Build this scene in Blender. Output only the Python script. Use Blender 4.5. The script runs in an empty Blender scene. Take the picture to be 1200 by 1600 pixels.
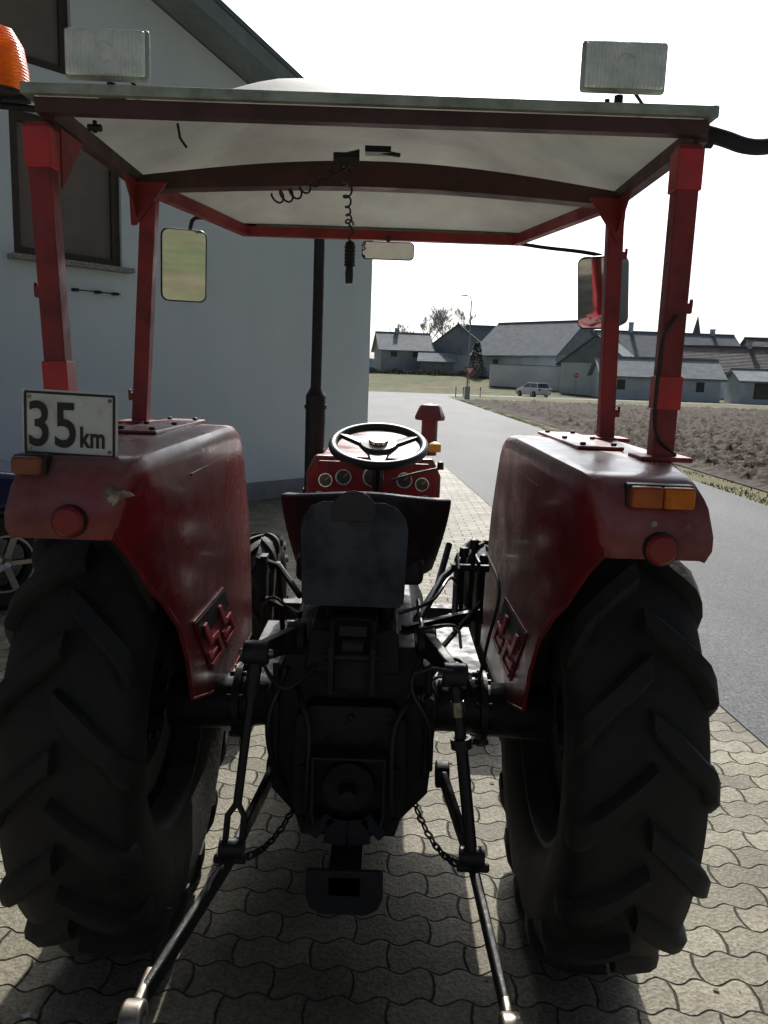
import bpy, bmesh, math, random
from mathutils import Vector, Matrix, noise
random.seed(7)
D=bpy.data; S=bpy.context.scene
S.view_settings.view_transform='Standard'; S.view_settings.look='None'; S.view_settings.exposure=0
rad=math.radians
FL={}
# ---------------- materials
def mat(name,col,rough=.5,metal=0,col2=None,ns=6,bump=0,bs=40,rough2=None,trans=0,translucent=0,coat=0,lo=.4,hi=.65,detail=6,spec=None,dust=None):
    m=D.materials.new(name); m.use_nodes=True; nt=m.node_tree; N=nt.nodes; L=nt.links
    p=N['Principled BSDF']; p.inputs['Base Color'].default_value=(*col,1)
    p.inputs['Roughness'].default_value=rough; p.inputs['Metallic'].default_value=metal
    if spec is not None: p.inputs['Specular IOR Level'].default_value=spec
    if coat: p.inputs['Coat Weight'].default_value=coat; p.inputs['Coat Roughness'].default_value=.15
    if trans: p.inputs['Transmission Weight'].default_value=trans
    g=N.new('ShaderNodeNewGeometry'); colout=None
    if col2 is not None:
        t=N.new('ShaderNodeTexNoise'); t.inputs['Scale'].default_value=ns; t.inputs['Detail'].default_value=detail; t.inputs['Roughness'].default_value=.62
        L.new(g.outputs['Position'],t.inputs['Vector'])
        r=N.new('ShaderNodeValToRGB'); r.color_ramp.elements[0].position=lo; r.color_ramp.elements[1].position=hi
        r.color_ramp.elements[0].color=(*col,1); r.color_ramp.elements[1].color=(*col2,1)
        L.new(t.outputs['Fac'],r.inputs['Fac']); colout=r.outputs['Color']
        if rough2 is not None:
            mr=N.new('ShaderNodeMapRange'); mr.inputs['From Min'].default_value=lo; mr.inputs['From Max'].default_value=hi
            mr.inputs['To Min'].default_value=rough; mr.inputs['To Max'].default_value=rough2
            L.new(t.outputs['Fac'],mr.inputs['Value']); L.new(mr.outputs['Result'],p.inputs['Roughness'])
    if dust:
        dc,amt=dust
        sp=N.new('ShaderNodeSeparateXYZ'); L.new(g.outputs['Normal'],sp.inputs[0])
        t3=N.new('ShaderNodeTexNoise'); t3.inputs['Scale'].default_value=11; t3.inputs['Detail'].default_value=9; t3.inputs['Roughness'].default_value=.75
        L.new(g.outputs['Position'],t3.inputs['Vector'])
        a=N.new('ShaderNodeMath'); a.operation='MULTIPLY_ADD'; a.inputs[1].default_value=.45; L.new(sp.outputs[2],a.inputs[0]); L.new(t3.outputs['Fac'],a.inputs[2])
        mr2=N.new('ShaderNodeMapRange'); mr2.inputs['From Min'].default_value=.48; mr2.inputs['From Max'].default_value=1.0; mr2.inputs['To Max'].default_value=amt
        L.new(a.outputs[0],mr2.inputs['Value'])
        mx=N.new('ShaderNodeMix'); mx.data_type='RGBA'; L.new(mr2.outputs['Result'],mx.inputs[0]); L.new(colout,mx.inputs[6]); mx.inputs[7].default_value=(*dc,1)
        colout=mx.outputs[2]
    if colout is not None: L.new(colout,p.inputs['Base Color'])
    if bump:
        t2=N.new('ShaderNodeTexNoise'); t2.inputs['Scale'].default_value=bs; t2.inputs['Detail'].default_value=5
        L.new(g.outputs['Position'],t2.inputs['Vector'])
        b=N.new('ShaderNodeBump'); b.inputs['Strength'].default_value=bump; b.inputs['Distance'].default_value=.4/bs
        L.new(t2.outputs['Fac'],b.inputs['Height']); L.new(b.outputs['Normal'],p.inputs['Normal'])
    if translucent:
        tr=N.new('ShaderNodeBsdfTranslucent'); tr.inputs['Color'].default_value=(*col,1)
        if colout is not None: L.new(colout,tr.inputs['Color'])
        mx=N.new('ShaderNodeMixShader'); mx.inputs['Fac'].default_value=translucent
        L.new(p.outputs['BSDF'],mx.inputs[1]); L.new(tr.outputs['BSDF'],mx.inputs[2])
        L.new(mx.outputs['Shader'],N['Material Output'].inputs['Surface'])
    return m
def lowfreq(m,scale,a,b_,stretch=(1,1,1)):
    nt=m.node_tree; N=nt.nodes; L=nt.links; p=N['Principled BSDF']; src=p.inputs['Base Color'].links[0].from_socket
    g=N.new('ShaderNodeNewGeometry'); mp=N.new('ShaderNodeMapping'); mp.inputs['Scale'].default_value=stretch; L.new(g.outputs['Position'],mp.inputs['Vector'])
    t=N.new('ShaderNodeTexNoise'); t.inputs['Scale'].default_value=scale; t.inputs['Detail'].default_value=7; t.inputs['Roughness'].default_value=.6; L.new(mp.outputs[0],t.inputs['Vector'])
    r=N.new('ShaderNodeValToRGB'); r.color_ramp.elements[0].position=.32; r.color_ramp.elements[1].position=.68
    r.color_ramp.elements[0].color=(a,a,a,1); r.color_ramp.elements[1].color=(b_,b_,b_,1); L.new(t.outputs['Fac'],r.inputs['Fac'])
    mx=N.new('ShaderNodeMix'); mx.data_type='RGBA'; mx.blend_type='MULTIPLY'; mx.inputs[0].default_value=1; L.new(src,mx.inputs[6]); L.new(r.outputs['Color'],mx.inputs[7]); L.new(mx.outputs[2],p.inputs['Base Color'])
RED=mat('red_paint',(.23,.013,.018),.25,0,(.13,.012,.016),5,.10,45,.45,coat=.25,dust=((.38,.25,.23),.50))  # pale patches are dust and also painted whitish highlights
REDF=mat('red_frame_paint',(.30,.020,.022),.40,0,(.16,.018,.02),9,.08,60,.62,dust=((.26,.16,.14),.25))
FRM=mat('shaded_roof_frame_paint',(.085,.030,.028),.5,0,(.05,.026,.024),7,.1,60,.7)  # darker frame red; shade and glare are put into the colour
REDB=mat('bright_red_paint',(.62,.03,.035),.4,0,(.42,.03,.03),12,.05,60)
REDP=mat('pink_red_paint',(.62,.10,.11),.4,0,(.50,.06,.07),14,.05,60)  # paler pinkish red for the emblem ribs
BLK=mat('greasy_metal',(.011,.012,.016),.40,.3,(.028,.026,.026),14,.25,70,.75)
BLU=mat('blue_grey_paint',(.045,.052,.080),.42,.1,(.022,.026,.040),9,.15,60,.75)
DBL=mat('grimy_blue_paint',(.012,.014,.022),.5,.1,(.02,.02,.022),12,.2,60,.8)
STL=mat('worn_steel',(.38,.36,.33),.35,.9,(.12,.09,.07),18,.1,80,.6)
RUB=mat('tyre_rubber',(.010,.010,.010),.7,0,(.032,.028,.024),9,.3,55,.9)
RIMM=mat('rim_paint',(.05,.05,.05),.6,.2,(.025,.023,.02),12,.1,60)
PLAS=mat('black_plastic',(.012,.012,.013),.42,0,bump=.1,bs=200)
VIN=mat('worn_black_vinyl',(.02,.02,.024),.42,0,(.05,.046,.05),7,.2,90,.7)
ROOFM=mat('fibreglass_underside',(.34,.345,.30),.6,0,(.17,.17,.15),2.2,.1,50,translucent=.24,lo=.32,hi=.72,detail=9)
RIML=mat('fibreglass_edge',(.42,.46,.41),.5,0,(.22,.25,.21),14,.1,60)
CLR=mat('lamp_glass',(.88,.93,.90),.14,0,(.66,.74,.71),22,.5,50,coat=.5)
CHR=mat('chrome',(.75,.75,.75),.12,1)
MIR=mat('mirror_glass',(.80,.82,.84),.03,1)
ORG=mat('amber_lens',(.95,.30,.02),.18,0,(.8,.2,.01),30,.2,90,trans=.25,translucent=.4)
ORGL=mat('amber_tail_lens',(.90,.26,.02),.2,0,(.7,.17,.01),30,.15,200,translucent=.3)
ORGD=mat('amber_lens_dull',(.55,.12,.02),.3,0,(.35,.07,.02),30,.2,200,translucent=.15)
ORGX=mat('amber_lens_faded',(.26,.07,.03),.35,0,(.16,.045,.03),30,.2,200)
REFR=mat('red_reflector',(.24,.012,.015),.4,0,bump=.4,bs=250)
YEL=mat('yellow_plastic',(.8,.45,.05),.4)
WHT=mat('sign_white',(.68,.70,.69),.5,0,(.38,.38,.36),16,.05,60,lo=.5,hi=.8)
INK=mat('sign_black',(.015,.015,.015),.5)
DIAL=mat('dial_face',(.03,.03,.035),.15,0,coat=1)
WALL=mat('painted_render_wall',(.78,.87,.92),.9,0,(.72,.81,.86),.9,.35,120,lo=.3,hi=.75); lowfreq(WALL,.8,.93,1.03,(1,1,.3))
YARDW=mat('white_yard_wall',(.84,.87,.90),.9,0,(.75,.78,.81),.4)
PLIN=mat('plinth_concrete',(.30,.32,.34),.9,0,(.22,.24,.25),3,.3,50)
BRN=mat('brown_window_frame',(.06,.038,.030),.5,0,(.04,.028,.022),8)
SHUT=mat('roller_shutter',(.20,.165,.15),.6,0,(.165,.14,.125),3)
WGL=mat('window_glass',(.08,.09,.10),.06,0,coat=.6)
SOFF=mat('soffit_boards',(.25,.30,.31),.7,0,(.20,.235,.245),3,.2,30)
GRAN=mat('granite_sill',(.45,.42,.40),.5,0,(.15,.14,.14),90,lo=.45,hi=.55)
TILE=mat('hazed_dark_roof_tiles',(.18,.21,.245),.9,0,(.12,.145,.175),1.2,.3,3)  # distance haze put into the colour: lighter, bluer tiles
TILEB=mat('brown_roof_tiles',(.19,.175,.175),.9,0,(.125,.12,.13),1.2,.3,3)
TILEG=mat('hazed_grey_roof_tiles',(.32,.35,.38),.9,0,(.23,.26,.29),.8,.3,3)  # tiles paled and blued, painted stand-in for distance haze
HWAL=mat('hazed_plaster_wall',(.66,.73,.80),.9,0,(.56,.63,.70),.5)  # plaster colour carries painted distance haze
HWAL2=mat('shaded_hazed_plaster',(.39,.45,.52),.9,0,(.29,.345,.41),.5)  # darker plaster copy: shade and bluish haze put into the colour
WOOD=mat('hazed_barn_boards',(.26,.29,.32),.9,0,(.19,.215,.24),1.2,.3,6)  # boards greyed towards blue, haze painted in
BARK=mat('hazed_bark',(.27,.275,.29),.9,0,(.35,.35,.36),3)  # bark lightened towards blue as painted haze
NEED=mat('conifer_needles',(.08,.10,.09),.9,0,(.12,.135,.12),3)
CARW=mat('white_car_paint',(.82,.84,.85),.25,coat=.6)
CARB=mat('dark_blue_car_paint',(.012,.02,.085),.25,.2,coat=.8)
ALU=mat('alloy_rim',(.5,.5,.52),.3,.9)
GALV=mat('galvanised_steel',(.35,.37,.38),.5,.7)
SRED=mat('sign_red',(.6,.04,.03),.5)
DRYG=mat('dry_grass_blades',(.16,.145,.075),.9,0,(.08,.10,.04),2)
HAZE=mat('hazed_wooded_hills',(.36,.47,.56),1,0,(.42,.53,.60),.03)  # bluish air haze painted into the hill colour
LITT=mat('dry_leaf_litter',(.10,.07,.04),.9,0,(.18,.14,.09),20)

def add_wave_bump(m,scale,axis='X',st=.6,dist=.004):
    nt=m.node_tree; N=nt.nodes; L=nt.links
    w=N.new('ShaderNodeTexWave'); w.bands_direction=axis; w.inputs['Scale'].default_value=scale
    g=N.new('ShaderNodeNewGeometry'); L.new(g.outputs['Position'],w.inputs['Vector'])
    b=N.new('ShaderNodeBump'); b.inputs['Strength'].default_value=st; b.inputs['Distance'].default_value=dist
    L.new(w.outputs['Fac'],b.inputs['Height'])
    p=N['Principled BSDF']
    if p.inputs['Normal'].is_linked: L.new(p.inputs['Normal'].links[0].from_socket,b.inputs['Normal'])
    L.new(b.outputs['Normal'],p.inputs['Normal'])
add_wave_bump(CLR,38); add_wave_bump(ORG,45,'Z',.4); add_wave_bump(SHUT,7,'Z',.3,.006)
add_wave_bump(TILE,2.4,'Z',.5,.05); add_wave_bump(TILEG,2.4,'Z',.5,.05); add_wave_bump(TILEB,1.6,'Z',1,.12); add_wave_bump(SOFF,3,'X',.3,.01)

def paving():
    m=D.materials.new('interlocking_paving'); m.use_nodes=True; nt=m.node_tree; N=nt.nodes; L=nt.links
    p=N['Principled BSDF']; g=N.new('ShaderNodeNewGeometry'); sx=N.new('ShaderNodeSeparateXYZ'); L.new(g.outputs['Position'],sx.inputs[0])
    def M(op,a,b=None):
        n=N.new('ShaderNodeMath'); n.operation=op
        for i,v in enumerate((a,b)):
            if v is None: continue
            if isinstance(v,(int,float)): n.inputs[i].default_value=v
            else: L.new(v,n.inputs[i])
        return n.outputs[0]
    X=sx.outputs[0]; Y=sx.outputs[1]
    k=2*math.pi/.112
    sxn=M('MULTIPLY',M('SINE',M('MULTIPLY',X,k)),.0120)
    syn=M('MULTIPLY',M('SINE',M('MULTIPLY',Y,k*.5)),.010)
    nz=N.new('ShaderNodeTexNoise'); nz.inputs['Scale'].default_value=1.6; nz.inputs['Detail'].default_value=3; L.new(g.outputs['Position'],nz.inputs['Vector'])
    wob=M('MULTIPLY',M('SUBTRACT',nz.outputs['Fac'],.5),.035)
    nf=N.new('ShaderNodeTexNoise'); nf.inputs['Scale'].default_value=45; nf.inputs['Detail'].default_value=3; L.new(g.outputs['Position'],nf.inputs['Vector'])
    wf=M('MULTIPLY',M('SUBTRACT',nf.outputs['Fac'],.5),.008)
    cx=N.new('ShaderNodeCombineXYZ'); L.new(M('ADD',M('ADD',M('ADD',X,syn),wob),wf),cx.inputs[0]); L.new(M('ADD',M('ADD',M('ADD',Y,sxn),wob),wf),cx.inputs[1])
    b=N.new('ShaderNodeTexBrick'); b.inputs['Scale'].default_value=1; b.inputs['Brick Width'].default_value=.224; b.inputs['Row Height'].default_value=.112
    b.inputs['Mortar Size'].default_value=.0058; b.inputs['Mortar Smooth'].default_value=1; b.offset=.5
    b.inputs['Color1'].default_value=(.175,.158,.118,1); b.inputs['Color2'].default_value=(.30,.275,.215,1); b.inputs['Mortar'].default_value=(.05,.048,.030,1)
    L.new(cx.outputs[0],b.inputs['Vector'])
    n2=N.new('ShaderNodeTexNoise'); n2.inputs['Scale'].default_value=2.2; n2.inputs['Detail'].default_value=9; n2.inputs['Roughness'].default_value=.65; L.new(g.outputs['Position'],n2.inputs['Vector'])
    r=N.new('ShaderNodeValToRGB'); r.color_ramp.elements[0].position=.3; r.color_ramp.elements[1].position=.7
    r.color_ramp.elements[0].color=(.5,.48,.43,1); r.color_ramp.elements[1].color=(1.1,1.1,1.05,1); L.new(n2.outputs['Fac'],r.inputs['Fac'])
    n4=N.new('ShaderNodeTexNoise'); n4.inputs['Scale'].default_value=90; n4.inputs['Detail'].default_value=4; L.new(g.outputs['Position'],n4.inputs['Vector'])
    r4=N.new('ShaderNodeValToRGB'); r4.color_ramp.elements[0].position=.35; r4.color_ramp.elements[1].position=.65
    r4.color_ramp.elements[0].color=(.66,.66,.66,1); r4.color_ramp.elements[1].color=(1.2,1.2,1.2,1); L.new(n4.outputs['Fac'],r4.inputs['Fac'])
    def mul(a,c):
        mx=N.new('ShaderNodeMix'); mx.data_type='RGBA'; mx.blend_type='MULTIPLY'; mx.inputs[0].default_value=1; L.new(a,mx.inputs[6]); L.new(c,mx.inputs[7]); return mx.outputs[2]
    L.new(mul(mul(b.outputs['Color'],r.outputs['Color']),r4.outputs['Color']),p.inputs['Base Color'])
    h=M('SUBTRACT',M('ADD',M('MULTIPLY',n4.outputs['Fac'],.45),M('MULTIPLY',n2.outputs['Fac'],.7)),b.outputs['Fac'])
    bp=N.new('ShaderNodeBump'); bp.inputs['Strength'].default_value=1; bp.inputs['Distance'].default_value=.010; L.new(h,bp.inputs['Height'])
    L.new(bp.outputs['Normal'],p.inputs['Normal']); p.inputs['Roughness'].default_value=.68; p.inputs['Specular IOR Level'].default_value=.3
    return m
PAVE=paving()
ASPH=mat('asphalt',(.048,.050,.055),.78,0,(.15,.153,.16),70,1.0,130,lo=.38,hi=.66,detail=9,spec=.3); lowfreq(ASPH,.5,.80,1.15,(1,.25,1))
SOIL=mat('ploughed_soil',(.050,.037,.030),.95,0,(.09,.072,.060),3,.8,12,spec=.15); lowfreq(SOIL,.25,.8,1.2)
GRAS=mat('winter_grass',(.16,.14,.085),.95,0,(.11,.13,.065),.12,.5,3,lo=.42,hi=.58,spec=.1); lowfreq(GRAS,.6,.7,1.2)

# ---------------- builder
class B:
    def __init__(s): s.v=[]; s.f=[]; s.m=[]; s.mats=[]
    def mi(s,m):
        if m not in s.mats: s.mats.append(m)
        return s.mats.index(m)
    def add(s,vs,fs,m):
        o=len(s.v); i=s.mi(m); s.v+= [Vector(v) for v in vs]
        for f in fs: s.f.append([a+o for a in f]); s.m.append(i)
    def box(s,c,sz,m,rot=(0,0,0),top=1):
        from mathutils import Euler
        R=Euler([rad(a) for a in rot]).to_matrix(); c=Vector(c); x,y,z=[a/2 for a in sz]
        vs=[]
        for k in (-1,1):
            t=1 if k<0 else top
            for (a,b) in((-1,-1),(1,-1),(1,1),(-1,1)): vs.append(c+R@Vector((a*x*t,b*y*t,k*z)))
        s.add(vs,[(3,2,1,0),(4,5,6,7),(0,1,5,4),(1,2,6,5),(2,3,7,6),(3,0,4,7)],m)
    def bar(s,p0,p1,w,h,m,w1=None,h1=None):
        p0=Vector(p0);p1=Vector(p1);d=(p1-p0).normalized()
        up=Vector((0,0,1)) if abs(d.z)<.9 else Vector((0,1,0))
        a=d.cross(up).normalized(); b=a.cross(d).normalized(); w1=w1 or w; h1=h1 or h; vs=[]
        for p,ww,hh in((p0,w,h),(p1,w1,h1)):
            for (i,j) in((-1,-1),(1,-1),(1,1),(-1,1)): vs.append(p+a*i*ww/2+b*j*hh/2)
        s.add(vs,[(3,2,1,0),(4,5,6,7),(0,1,5,4),(1,2,6,5),(2,3,7,6),(3,0,4,7)],m)
    def tube(s,pts,r,m,seg=10,r1=None,caps=True):
        pts=[Vector(p) for p in pts]; n=len(pts); vs=[]; a=None
        for i,p in enumerate(pts):
            d=(pts[min(i+1,n-1)]-pts[max(i-1,0)]).normalized()
            if a is None:
                up=Vector((0,0,1)) if abs(d.z)<.9 else Vector((0,1,0)); a=d.cross(up).normalized()
            a=(a-d*a.dot(d)).normalized(); b=d.cross(a)
            rr=r if r1 is None else r+(r1-r)*i/(n-1)
            for k in range(seg):
                t=2*math.pi*k/seg; vs.append(p+(a*math.cos(t)+b*math.sin(t))*rr)
        fs=[]
        for i in range(n-1):
            for k in range(seg):
                k2=(k+1)%seg; fs.append((i*seg+k,i*seg+k2,(i+1)*seg+k2,(i+1)*seg+k))
        if caps: fs.append(tuple(range(seg))[::-1]); fs.append(tuple((n-1)*seg+k for k in range(seg)))
        s.add(vs,fs,m)
    def hose(s,pts,r,m,seg=8):
        P=[Vector(p) for p in pts]; P=[P[0]*2-P[1]]+P+[P[-1]*2-P[-2]]; out=[]
        for i in range(1,len(P)-2):
            for k in range(6):
                t=k/6; a,b_,c,d=P[i-1],P[i],P[i+1],P[i+2]
                out.append(.5*((2*b_)+(c-a)*t+(2*a-5*b_+4*c-d)*t*t+(3*b_-a-3*c+d)*t**3))
        out.append(P[-2]); s.tube(out,r,m,seg)
    def prism(s,poly,axis,a,b,m):
        n=len(poly); vs=[]
        for t in(a,b):
            for (p,q) in poly:
                vs.append({'x':(t,p,q),'y':(p,t,q),'z':(p,q,t)}[axis])
        fs=[tuple(range(n))[::-1],tuple(range(n,2*n))]+[(i,(i+1)%n,n+(i+1)%n,n+i) for i in range(n)]
        s.add(vs,fs,m)
    def lathe(s,prof,c,axis,m,seg=32,closed=False):
        c=Vector(c); ax=Vector(axis).normalized(); up=Vector((0,0,1)) if abs(ax.z)<.9 else Vector((0,1,0))
        a=ax.cross(up).normalized(); b=ax.cross(a); vs=[]
        for k in range(seg):
            t=2*math.pi*k/seg
            for (x,r) in prof: vs.append(c+ax*x+(a*math.cos(t)+b*math.sin(t))*r)
        n=len(prof); fs=[]
        for k in range(seg):
            k2=(k+1)%seg
            for i in range(n if closed else n-1):
                j=(i+1)%n; fs.append((k*n+i,k*n+j,k2*n+j,k2*n+i))
        s.add(vs,fs,m)
    def obj(s,name,parent=None,bevel=0,solid=0,sharp=38,label=None,center=True,seg=2):
        me=D.meshes.new(name)
        if center and s.v:
            lo=Vector([min(v[i] for v in s.v) for i in range(3)]); hi=Vector([max(v[i] for v in s.v) for i in range(3)]); c=(lo+hi)/2
        else: c=Vector((0,0,0))
        me.from_pydata([v-c for v in s.v],[],s.f)
        for m in s.mats: me.materials.append(m)
        me.polygons.foreach_set('material_index',s.m)
        bm=bmesh.new(); bm.from_mesh(me)
        bmesh.ops.recalc_face_normals(bm,faces=bm.faces)
        for f in bm.faces: f.smooth=True
        for e in bm.edges:
            if len(e.link_faces)==2 and e.calc_face_angle(0)>rad(sharp): e.smooth=False
        bm.to_mesh(me); bm.free()
        o=D.objects.new(name,me); S.collection.objects.link(o)
        FL[o.name]=c
        if parent: o.parent=parent; o.location=c-FL[parent.name]
        else: o.location=c
        if solid: q=o.modifiers.new('thickness','SOLIDIFY'); q.thickness=solid; q.offset=0
        if bevel:
            q=o.modifiers.new('bevel','BEVEL'); q.width=bevel; q.segments=seg; q.limit_method='ANGLE'; q.angle_limit=rad(38)
            w=o.modifiers.new('wn','WEIGHTED_NORMAL')
        if label: o['label']=label
        return o
def empty(name,loc,parent=None,rotz=0,frame=None):
    o=D.objects.new(name,None); S.collection.objects.link(o); o.empty_display_size=.2
    loc=Vector(loc); FL[o.name]=loc if frame is None else Vector(frame)
    if parent: o.parent=parent; o.location=loc-FL[parent.name]
    else: o.location=loc
    o.rotation_euler=(0,0,rad(rotz)); return o
def tag(o,label,cat,group=None):
    o['label']=label; o['category']=cat
    if group: o['group']=group
def struct(o): o['kind']='structure'
def ss(a,b,x):
    t=max(0,min(1,(x-a)/(b-a))); return t*t*(3-2*t)

# ---------------- ground & roads
def gh(x,y): return ss(90,128,y)*(2.6-1.9*ss(12,32,x))
xs=[-700,-400,-200,-120,-80]+list(range(-60,101,4))+[120,160,220,400,700]
ys=[-120,-10,0,20,40,60,76]+list(range(80,150,4))+[160,200,300,500,900]
b=B(); vs=[(x,y,gh(x,y)) for y in ys for x in xs]; n=len(xs)
b.add(vs,[(j*n+i,j*n+i+1,(j+1)*n+i+1,(j+1)*n+i) for j in range(len(ys)-1) for i in range(n-1)],GRAS)
struct(b.obj('ground',center=False))
b=B(); b.add([(-14,-60,.004),(5.7,-60,.004),(1.14,16,.004),(-14,16,.004)],[(0,1,2,3)],PAVE); struct(b.obj('paving',center=False))
b=B(); b.add([(2.345,-4,.004),(5.6,-4,.004),(5.6,76,.004),(9,84,.004),(90,84,.004),(90,89.5,.004),(-60,89.5,.004),(-60,84,.004),(-6,80,.004),(-3,16.004,.004),(1.145,16.004,.004)],[tuple(range(11))],ASPH)
o=b.obj('road',center=False); o.location.z=.003; struct(o)
b=B(); yy=[]; y=7.0
while y<66: yy.append(y); y+=max(.055,.0055*y)
nx=230
vs=[]
for y in yy:
    for i in range(nx):
        x=6.3+(i/(nx-1))**1.15*(3+y*.62)
        v=Vector((x,y,0)); e=ss(6.3,6.9,x)*ss(7,7.6,y)*ss(66,64,y)
        z=.02+e*(.08*abs(noise.noise(v*1.1))+.22*max(0,noise.noise(v*3.3)+.1)+.16*max(0,noise.noise(v*7.7+Vector((3,1,5))))+.07*noise.noise(v*17))
        vs.append((x,y,max(.015,z)))
b.add(vs,[(j*nx+i,j*nx+i+1,(j+1)*nx+i+1,(j+1)*nx+i) for j in range(len(yy)-1) for i in range(nx-1)],SOIL)
struct(b.obj('ploughed_field',center=False,sharp=180))
b=B()
for k in range(7000):
    y=6+ (random.random()**1.6)*60; x=5.60+abs(random.gauss(0,.32))
    if noise.noise(Vector((x*2,y*.6,0)))<-.15: continue
    h=.015+random.random()*.055; a=random.random()*6.28; w=.006+random.random()*.006
    dx,dy=math.cos(a)*w,math.sin(a)*w; l=h*.6
    b.add([(x-dx,y-dy,0),(x+dx,y+dy,0),(x+random.uniform(-l,l),y+random.uniform(-l,l),h)],[(0,1,2)],DRYG)
o=b.obj('grass_verge',center=False); o['kind']='stuff'
b=B()
for k in range(900):
    y=1.6+random.random()**1.5*9; x=random.uniform(-1.6,2.2)
    if noise.noise(Vector((x*1.3,y*1.3,4)))<-.05: continue
    r=.003+random.random()**3*.011; a0=random.random()*6.28
    b.add([(x+r*math.cos(a0+i*1.57)*random.uniform(.5,1.3),y+r*math.sin(a0+i*1.57)*random.uniform(.5,1.3),.006+random.random()*.004) for i in range(4)],[(0,1,2,3)],LITT if k%3 else PLIN)
o=b.obj('grit_and_leaf_litter',center=False); o['kind']='stuff'
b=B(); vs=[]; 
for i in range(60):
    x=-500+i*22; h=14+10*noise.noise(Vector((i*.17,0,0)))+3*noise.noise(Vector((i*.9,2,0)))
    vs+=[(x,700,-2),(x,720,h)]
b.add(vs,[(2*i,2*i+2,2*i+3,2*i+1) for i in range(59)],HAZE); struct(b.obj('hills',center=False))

# ---------------- near house
H=empty('house',(-.24,11.93,0),rotz=47.7,frame=(0,0,0))
tag(H,'pale rendered house with shallow gable roof and shuttered window','house')
RB=4.20
def roofz(x): return RB+ (-x if x>-5.6 else 11.2+x)*.376
b=B()
wx0,wx1,wz0,wz1=-5.10,-3.94,2.72,4.08
ux0,ux1,uz0,uz1=-5.65,-4.45,4.52,5.40
T=.3; MZ=4.14
def wallpanel(x0,x1,z0,z1a,z1b): b.prism([(x0,z0),(x1,z0),(x1,z1b),(x0,z1a)],'y',0,T,WALL)
wallpanel(-11.2,wx0,.24,MZ,MZ); wallpanel(wx1,0,.24,MZ,MZ); wallpanel(wx0,wx1,.24,wz0,wz0); wallpanel(wx0,wx1,wz1,MZ,MZ)
b.prism([(-11.2,MZ),(ux0,MZ),(ux0,roofz(ux0)),(-11.2,RB)],'y',0,T,WALL)
b.prism([(ux1,MZ),(0,MZ),(0,RB),(ux1,roofz(ux1))],'y',0,T,WALL)
b.prism([(ux0,MZ),(ux1,MZ),(ux1,uz0),(ux0,uz0)],'y',0,T,WALL)
b.prism([(ux0,uz1),(ux1,uz1),(ux1,roofz(ux1)),(ux0,roofz(ux0))],'y',0,T,WALL)
b.prism([(T,.24),(12,.24),(12,RB),(T,RB)],'x',-.3,0,WALL); b.prism([(T,.24),(12,.24),(12,RB),(T,RB)],'x',-11.2,-10.9,WALL)
b.prism([(-10.9,.24),(-.3,.24),(-.3,RB),(-5.6,RB+2),(-10.9,RB)],'y',11.7,12,WALL)
b.obj('wall',H)
b=B(); b.box((-5.6,6,.12),(11.24,12.04,.24),PLIN); b.obj('plinth',H,label='grey concrete plinth strip at the wall base')
b=B()
for sx,xa,xb in((1,-5.6,.45),(-1,-11.65,-5.6)):
    za,zb=(RB+2.10,RB-.165) if sx>0 else (RB-.165,RB+2.10)
    b.prism([(xa,za+.02),(xb,zb+.02),(xb,zb+.16),(xa,za+.16)],'y',-.50,12.5,SOFF)
    b.prism([(xa,za+.17),(xb,zb+.17),(xb,zb+.23),(xa,za+.23)],'y',-.54,12.54,TILE)
    b.prism([(xa,za-.02),(xb,zb-.02),(xb,zb+.16),(xa,za+.16)],'y',-.53,-.505,SOFF)
b.obj('roof',H)
def window(parent,x0,x1,z0,z1,yf,shut=False):
    b=B(); f=.09
    b.box(((x0+x1)/2,yf,z0+f/2),(x1-x0,.08,f),BRN); b.box(((x0+x1)/2,yf,z1-f/2),(x1-x0,.08,f),BRN)
    b.box((x0+f/2,yf,(z0+z1)/2),(f,.08,z1-z0-2*f),BRN); b.box((x1-f/2,yf,(z0+z1)/2),(f,.08,z1-z0-2*f),BRN)
    w=b.obj('window',parent)
    b=B(); b.box(((x0+x1)/2,yf+.01,(z0+z1)/2),(x1-x0-2*f,.02,z1-z0-2*f),SHUT if shut else WGL); b.obj('roller_shutter' if shut else 'pane',w)
    return w
w=window(H,wx0,wx1,wz0,wz1,.08,True)
b=B(); b.box(((wx0+wx1)/2,-.02,wz0-.025),(wx1-wx0+.14,.26,.05),GRAN); b.obj('sill',w,.004)
window(H,ux0,ux1,uz0,uz1,.1,True)
b=B(); b.bar((-4.55,-.06,2.44),(-4.0,-.06,2.44),.012,.012,BLK)
for x in(-4.5,-4.25,-4.05): b.box((x,-.035,2.44),(.05,.07,.03),BLK)
b.obj('wall_bracket',H)

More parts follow.
